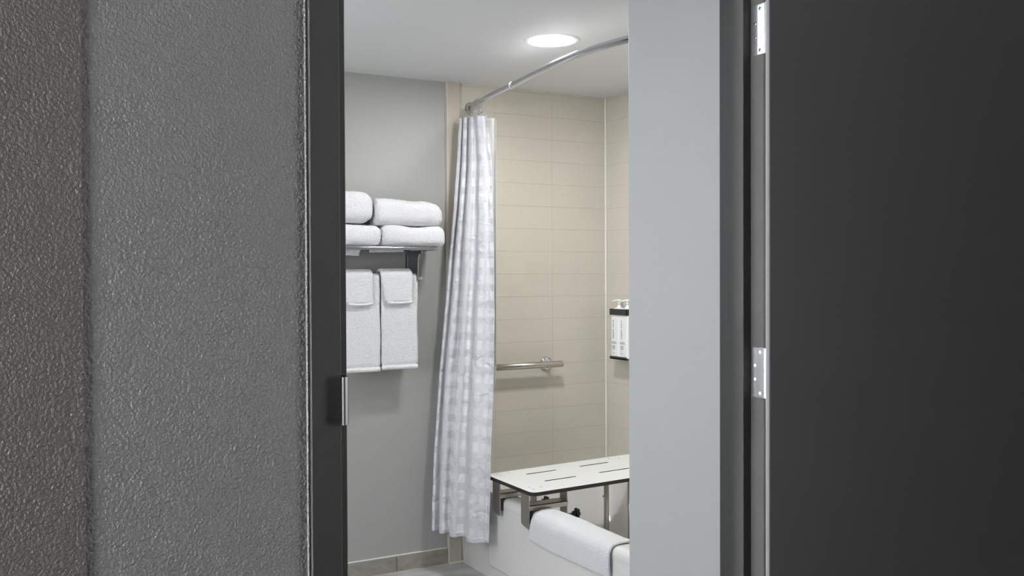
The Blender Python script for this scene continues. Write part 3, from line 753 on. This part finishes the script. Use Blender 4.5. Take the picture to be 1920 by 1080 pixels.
bm = bmesh.new(); lathe(bm, [(.031, 0), (.031, .006), (.028, .010), (.024, .012), (.0245, .020), (.023, .028), (.0175, .034), (.016, .046), (.0135, .052)], (1.988, YB, 2.132), (-.14, -1, 0), 36)
adopt(rod, mesh_obj('wall_flange', bm, m_chrome, smooth=True))
# hooks bunched near the flange
for k, y in enumerate((3.925, 3.905, 3.885, 3.865, 3.845, 3.815)):
    i = min(range(len(curve)), key=lambda i: abs(curve[i].y-y)); a, b_ = curve[i], curve[min(i+1, len(curve)-1)]
    x = 1.9340+(y-3.775)/(3.885-3.775)*(1.9590-1.9340)
    lean = -.006-.004*k
    bm = bmesh.new(); pts = []
    for q in range(25):
        a_ = 2*math.pi*q/24; zz = 2.124+.0285*math.sin(a_)*(1 if math.sin(a_) > 0 else 1.55); rr = .0180*math.cos(a_)
        pts.append((x+rr*.97, y+rr*.22+(2.150-zz)*(-.25)*(.4+.15*k), zz))
    tube(bm, pts, .0019, 8, caps=False)
    h = mesh_obj('curtain_hook', bm, m_ring, smooth=True); tag(h, 'clear oval hook bunched on the shower rod beside the wall flange', 'curtain hook', 'shower curtain hooks')

# ------------------------------------------------------------ shower curtain
# rows: z, left end (x,y), right end (x,y)
rows = [(2.072, .4835, 3.935, .5170, 3.790), (1.868, .4790, 3.940, .5235, 3.770), (1.630, .4735, 3.945, .5248, 3.750), (1.435, .4682, 3.950, .5262, 3.735), (1.145, .4610, 3.955, .5262, 3.715),
        (.902, .4545, 3.955, .5250, 3.690), (.540, .4480, 3.955, .5206, 3.605), (.300, .4452, 3.950, .5186, 3.595), (.180, .4452, 3.945, .5172, 3.600)]
def row_at(z):
    for a, b in zip(rows, rows[1:]):
        if a[0] >= z >= b[0]:
            t = (a[0]-z)/(a[0]-b[0]); return [a[i]+(b[i]-a[i])*t for i in range(5)]
    return list(rows[0] if z > rows[0][0] else rows[-1])
ZT, ZBm = 2.074, .192
def phase(t): return 2*math.pi*(3.6*(1-(1-t)**1.7))
def curtain_pt(t, z, top=False):
    _, rl, yl, rr, yr = row_at(z)
    A = Vector((rl*yl, yl)); B = Vector((rr*yr, yr)); d = B-A; T = d.normalized(); N = Vector((-abs(T.y), -abs(T.x)))
    f = (ZT-z)/(ZT-ZBm)
    amp = (.015+.010*f)*(1-.6*t)
    ph = phase(t)+.5*math.sin(z*2.1)
    edge = min(1, t/.05, (1-t)/.05)
    p = A+d*t+N*(amp*math.sin(ph)*edge+.008*math.sin(math.pi*t))-T*(.006*math.sin(2*ph)*edge*(1-.4*t))
    wob = .0030*noise.noise(Vector((t*11, z*9, 3)))*(.3+t)+.0055*noise.noise(Vector((t*4, z*3, 9)))*edge
    p += N*wob
    return p
def sheet(name, fn, nt_, nz, z_top, z_bot, m, width, hem_drop=None):
    bm = bmesh.new(); uvl = bm.loops.layers.uv.new('UVMap'); g = []; uvs = {}
    for j in range(nz+1):
        row = []; acc = 0; pp = None
        for i in range(nt_+1):
            t = i/nt_
            zt = z_top(t) if callable(z_top) else z_top; zb_ = z_bot(t) if callable(z_bot) else z_bot
            z = zt+(zb_-zt)*j/nz; p = fn(t, z)
            v = bm.verts.new((p.x, p.y, z)); row.append(v); uvs[v] = (t*width, z)
        g.append(row)
    for j in range(nz):
        for i in range(nt_):
            f = bm.faces.new((g[j][i], g[j][i+1], g[j+1][i+1], g[j+1][i]))
            for lp in f.loops: lp[uvl].uv = uvs[lp.vert]
    o = mesh_obj(name, bm, m, smooth=True); s = o.modifiers.new('thick', 'SOLIDIFY'); s.thickness = .0011; s.offset = 0
    return o
def zbot(t): return ZBm-.002*math.sin(phase(t))-.007*math.exp(-((t-.72)/.16)**2)+.003*max(0, t-.85)/.15
cu = sheet('shower_curtain', curtain_pt, 260, 300, lambda t: ZT-.004+.004*math.cos(phase(t)*1.0), lambda t: zbot(t), m_curtain, .60)
tag(cu, 'white satin-check shower curtain pulled to the wall in hanging folds', 'shower curtain')
def hem_pt(t, z):
    p = curtain_pt(t, z); return Vector((p.x-.0013, p.y-.0016))
def hemside(t, z):   # stitched vertical hem on the leading edge
    p = curtain_pt(.93+.068*t, z); return Vector((p.x-.0014, p.y-.0020))
hm = sheet('bottom_hem', hem_pt, 260, 5, lambda t: zbot(t)+.022, lambda t: zbot(t)-.001, m_curtain, .60); adopt(cu, hm)
hs = sheet('side_hem', hemside, 10, 200, ZT-.012, ZBm+.002, m_liner, .03); hs.data.materials.clear(); hs.data.materials.append(m_curtain); adopt(cu, hs)
def liner_pt(t, z):
    f = (ZT-z)/(ZT-ZBm)
    _, rl, yl, rr, yr = row_at(z)
    rB = [.5292, .5286, .5262, .524][min(3, int(f*3.999))] if False else (.5290-.0012*f if f < .6 else .52828-.022*(f-.6)/.4)
    A = Vector((.4990*3.93, 3.93)); yB = 3.775-.10*f; B = Vector((rB*yB, yB))
    if f > .75: B.x = min(B.x, 1.905)
    A = A+Vector((-.06, 0))*f
    d = B-A; T = d.normalized(); N = Vector((-abs(T.y), -abs(T.x)))
    edge = min(1, t/.1, (1-t)/.1)
    return A+d*t+N*(.008*math.sin(t*9+z)*edge)+Vector((.004, .004))
ln = sheet('curtain_liner', liner_pt, 60, 120, ZT-.013, ZBm+.03, m_liner, .3); tag(ln, 'plain off-white curtain liner'); adopt(cu, ln)

# ------------------------------------------------------------ bath mat towel draped over the tub rim
bm = bmesh.new()
# outline over the rim, from outer lower edge to inside lower edge (x, z), followed by arc length
path = [(1.9065, .272), (1.9050, .300), (1.9040, .330), (1.9040, .350), (1.9060, .366), (1.9130, .380), (1.9240, .387), (1.942, .3905), (1.960, .3905), (1.982, .390), (2.002, .3865), (2.018, .376), (2.027, .360), (2.034, .335), (2.042, .300), (2.050, .255)]
P2 = []
for i in range(len(path)-1):
    for k in range(6): t = k/6; P2.append(Vector(path[i])*(1-t)+Vector(path[i+1])*t)
P2.append(Vector(path[-1]))
for _ in range(2): P2 = [P2[0]]+[(P2[i-1]+P2[i]*2+P2[i+1])/4 for i in range(1, len(P2)-1)]+[P2[-1]]
nY = 170; thick = .0095; yL, yR = 3.288, 2.748
rings = []
nP = len(P2)
for j in range(nY+1):
    s = j/nY; e = min(s, 1-s)*(yL-yR)/.009; k = 1 if e >= 1 else math.sqrt(max(0, 1-(1-e)**2))
    if s < .5: k = .12+.88*k
    else: k = .55+.45*k
    out, inn = [], []
    for i, p in enumerate(P2):
        t = (P2[min(i+1, nP-1)]-P2[max(i-1, 0)]).normalized(); nn = Vector((-t.y, t.x))
        if nn.dot(p-Vector((1.98, .30))) < 0: nn = -nn
        f = i/(nP-1)
        # left edge leans, lower edge droops a little
        y = yL+(yR-yL)*s
        if f < .35: y += (.35-f)/.35*(.030*(1-s)+.018*s*0)
        q = max(0, 1-f/.33)
        zoff = -.006*math.sin(s*3.4)*q
        th = thick*(.55+.45*k)
        for yc_, dd in ((yL-.040, .0022), (yR+.060, .0028)):
            th -= dd*math.exp(-((y-yc_)/.0028)**2)
        if i in (0, nP-1): th *= .45
        elif i in (1, nP-2): th *= .8
        lum = .0035*fbm((p.x*2, y, p.y), 8, 21)+.0009*fbm((p.x, y, p.y), 110, 22)
        o_ = p+nn*(th+lum*(.3+.7*k)); i_ = p+nn*.0005
        out.append(bm.verts.new((o_.x, y, o_.y+zoff))); inn.append(bm.verts.new((i_.x, y, i_.y+zoff)))
    rings.append(out+inn[::-1])
for A, B in zip(rings, rings[1:]):
    n = len(A)
    for k in range(n): bm.faces.new((A[k], A[(k+1) % n], B[(k+1) % n], B[k]))
bm.faces.new(rings[0][::-1]); bm.faces.new(rings[-1])
mt = mesh_obj('bath_mat', bm, m_terry2, smooth=True); tag(mt, 'white terry bath mat draped over the bathtub rim below the seat', 'bath mat')
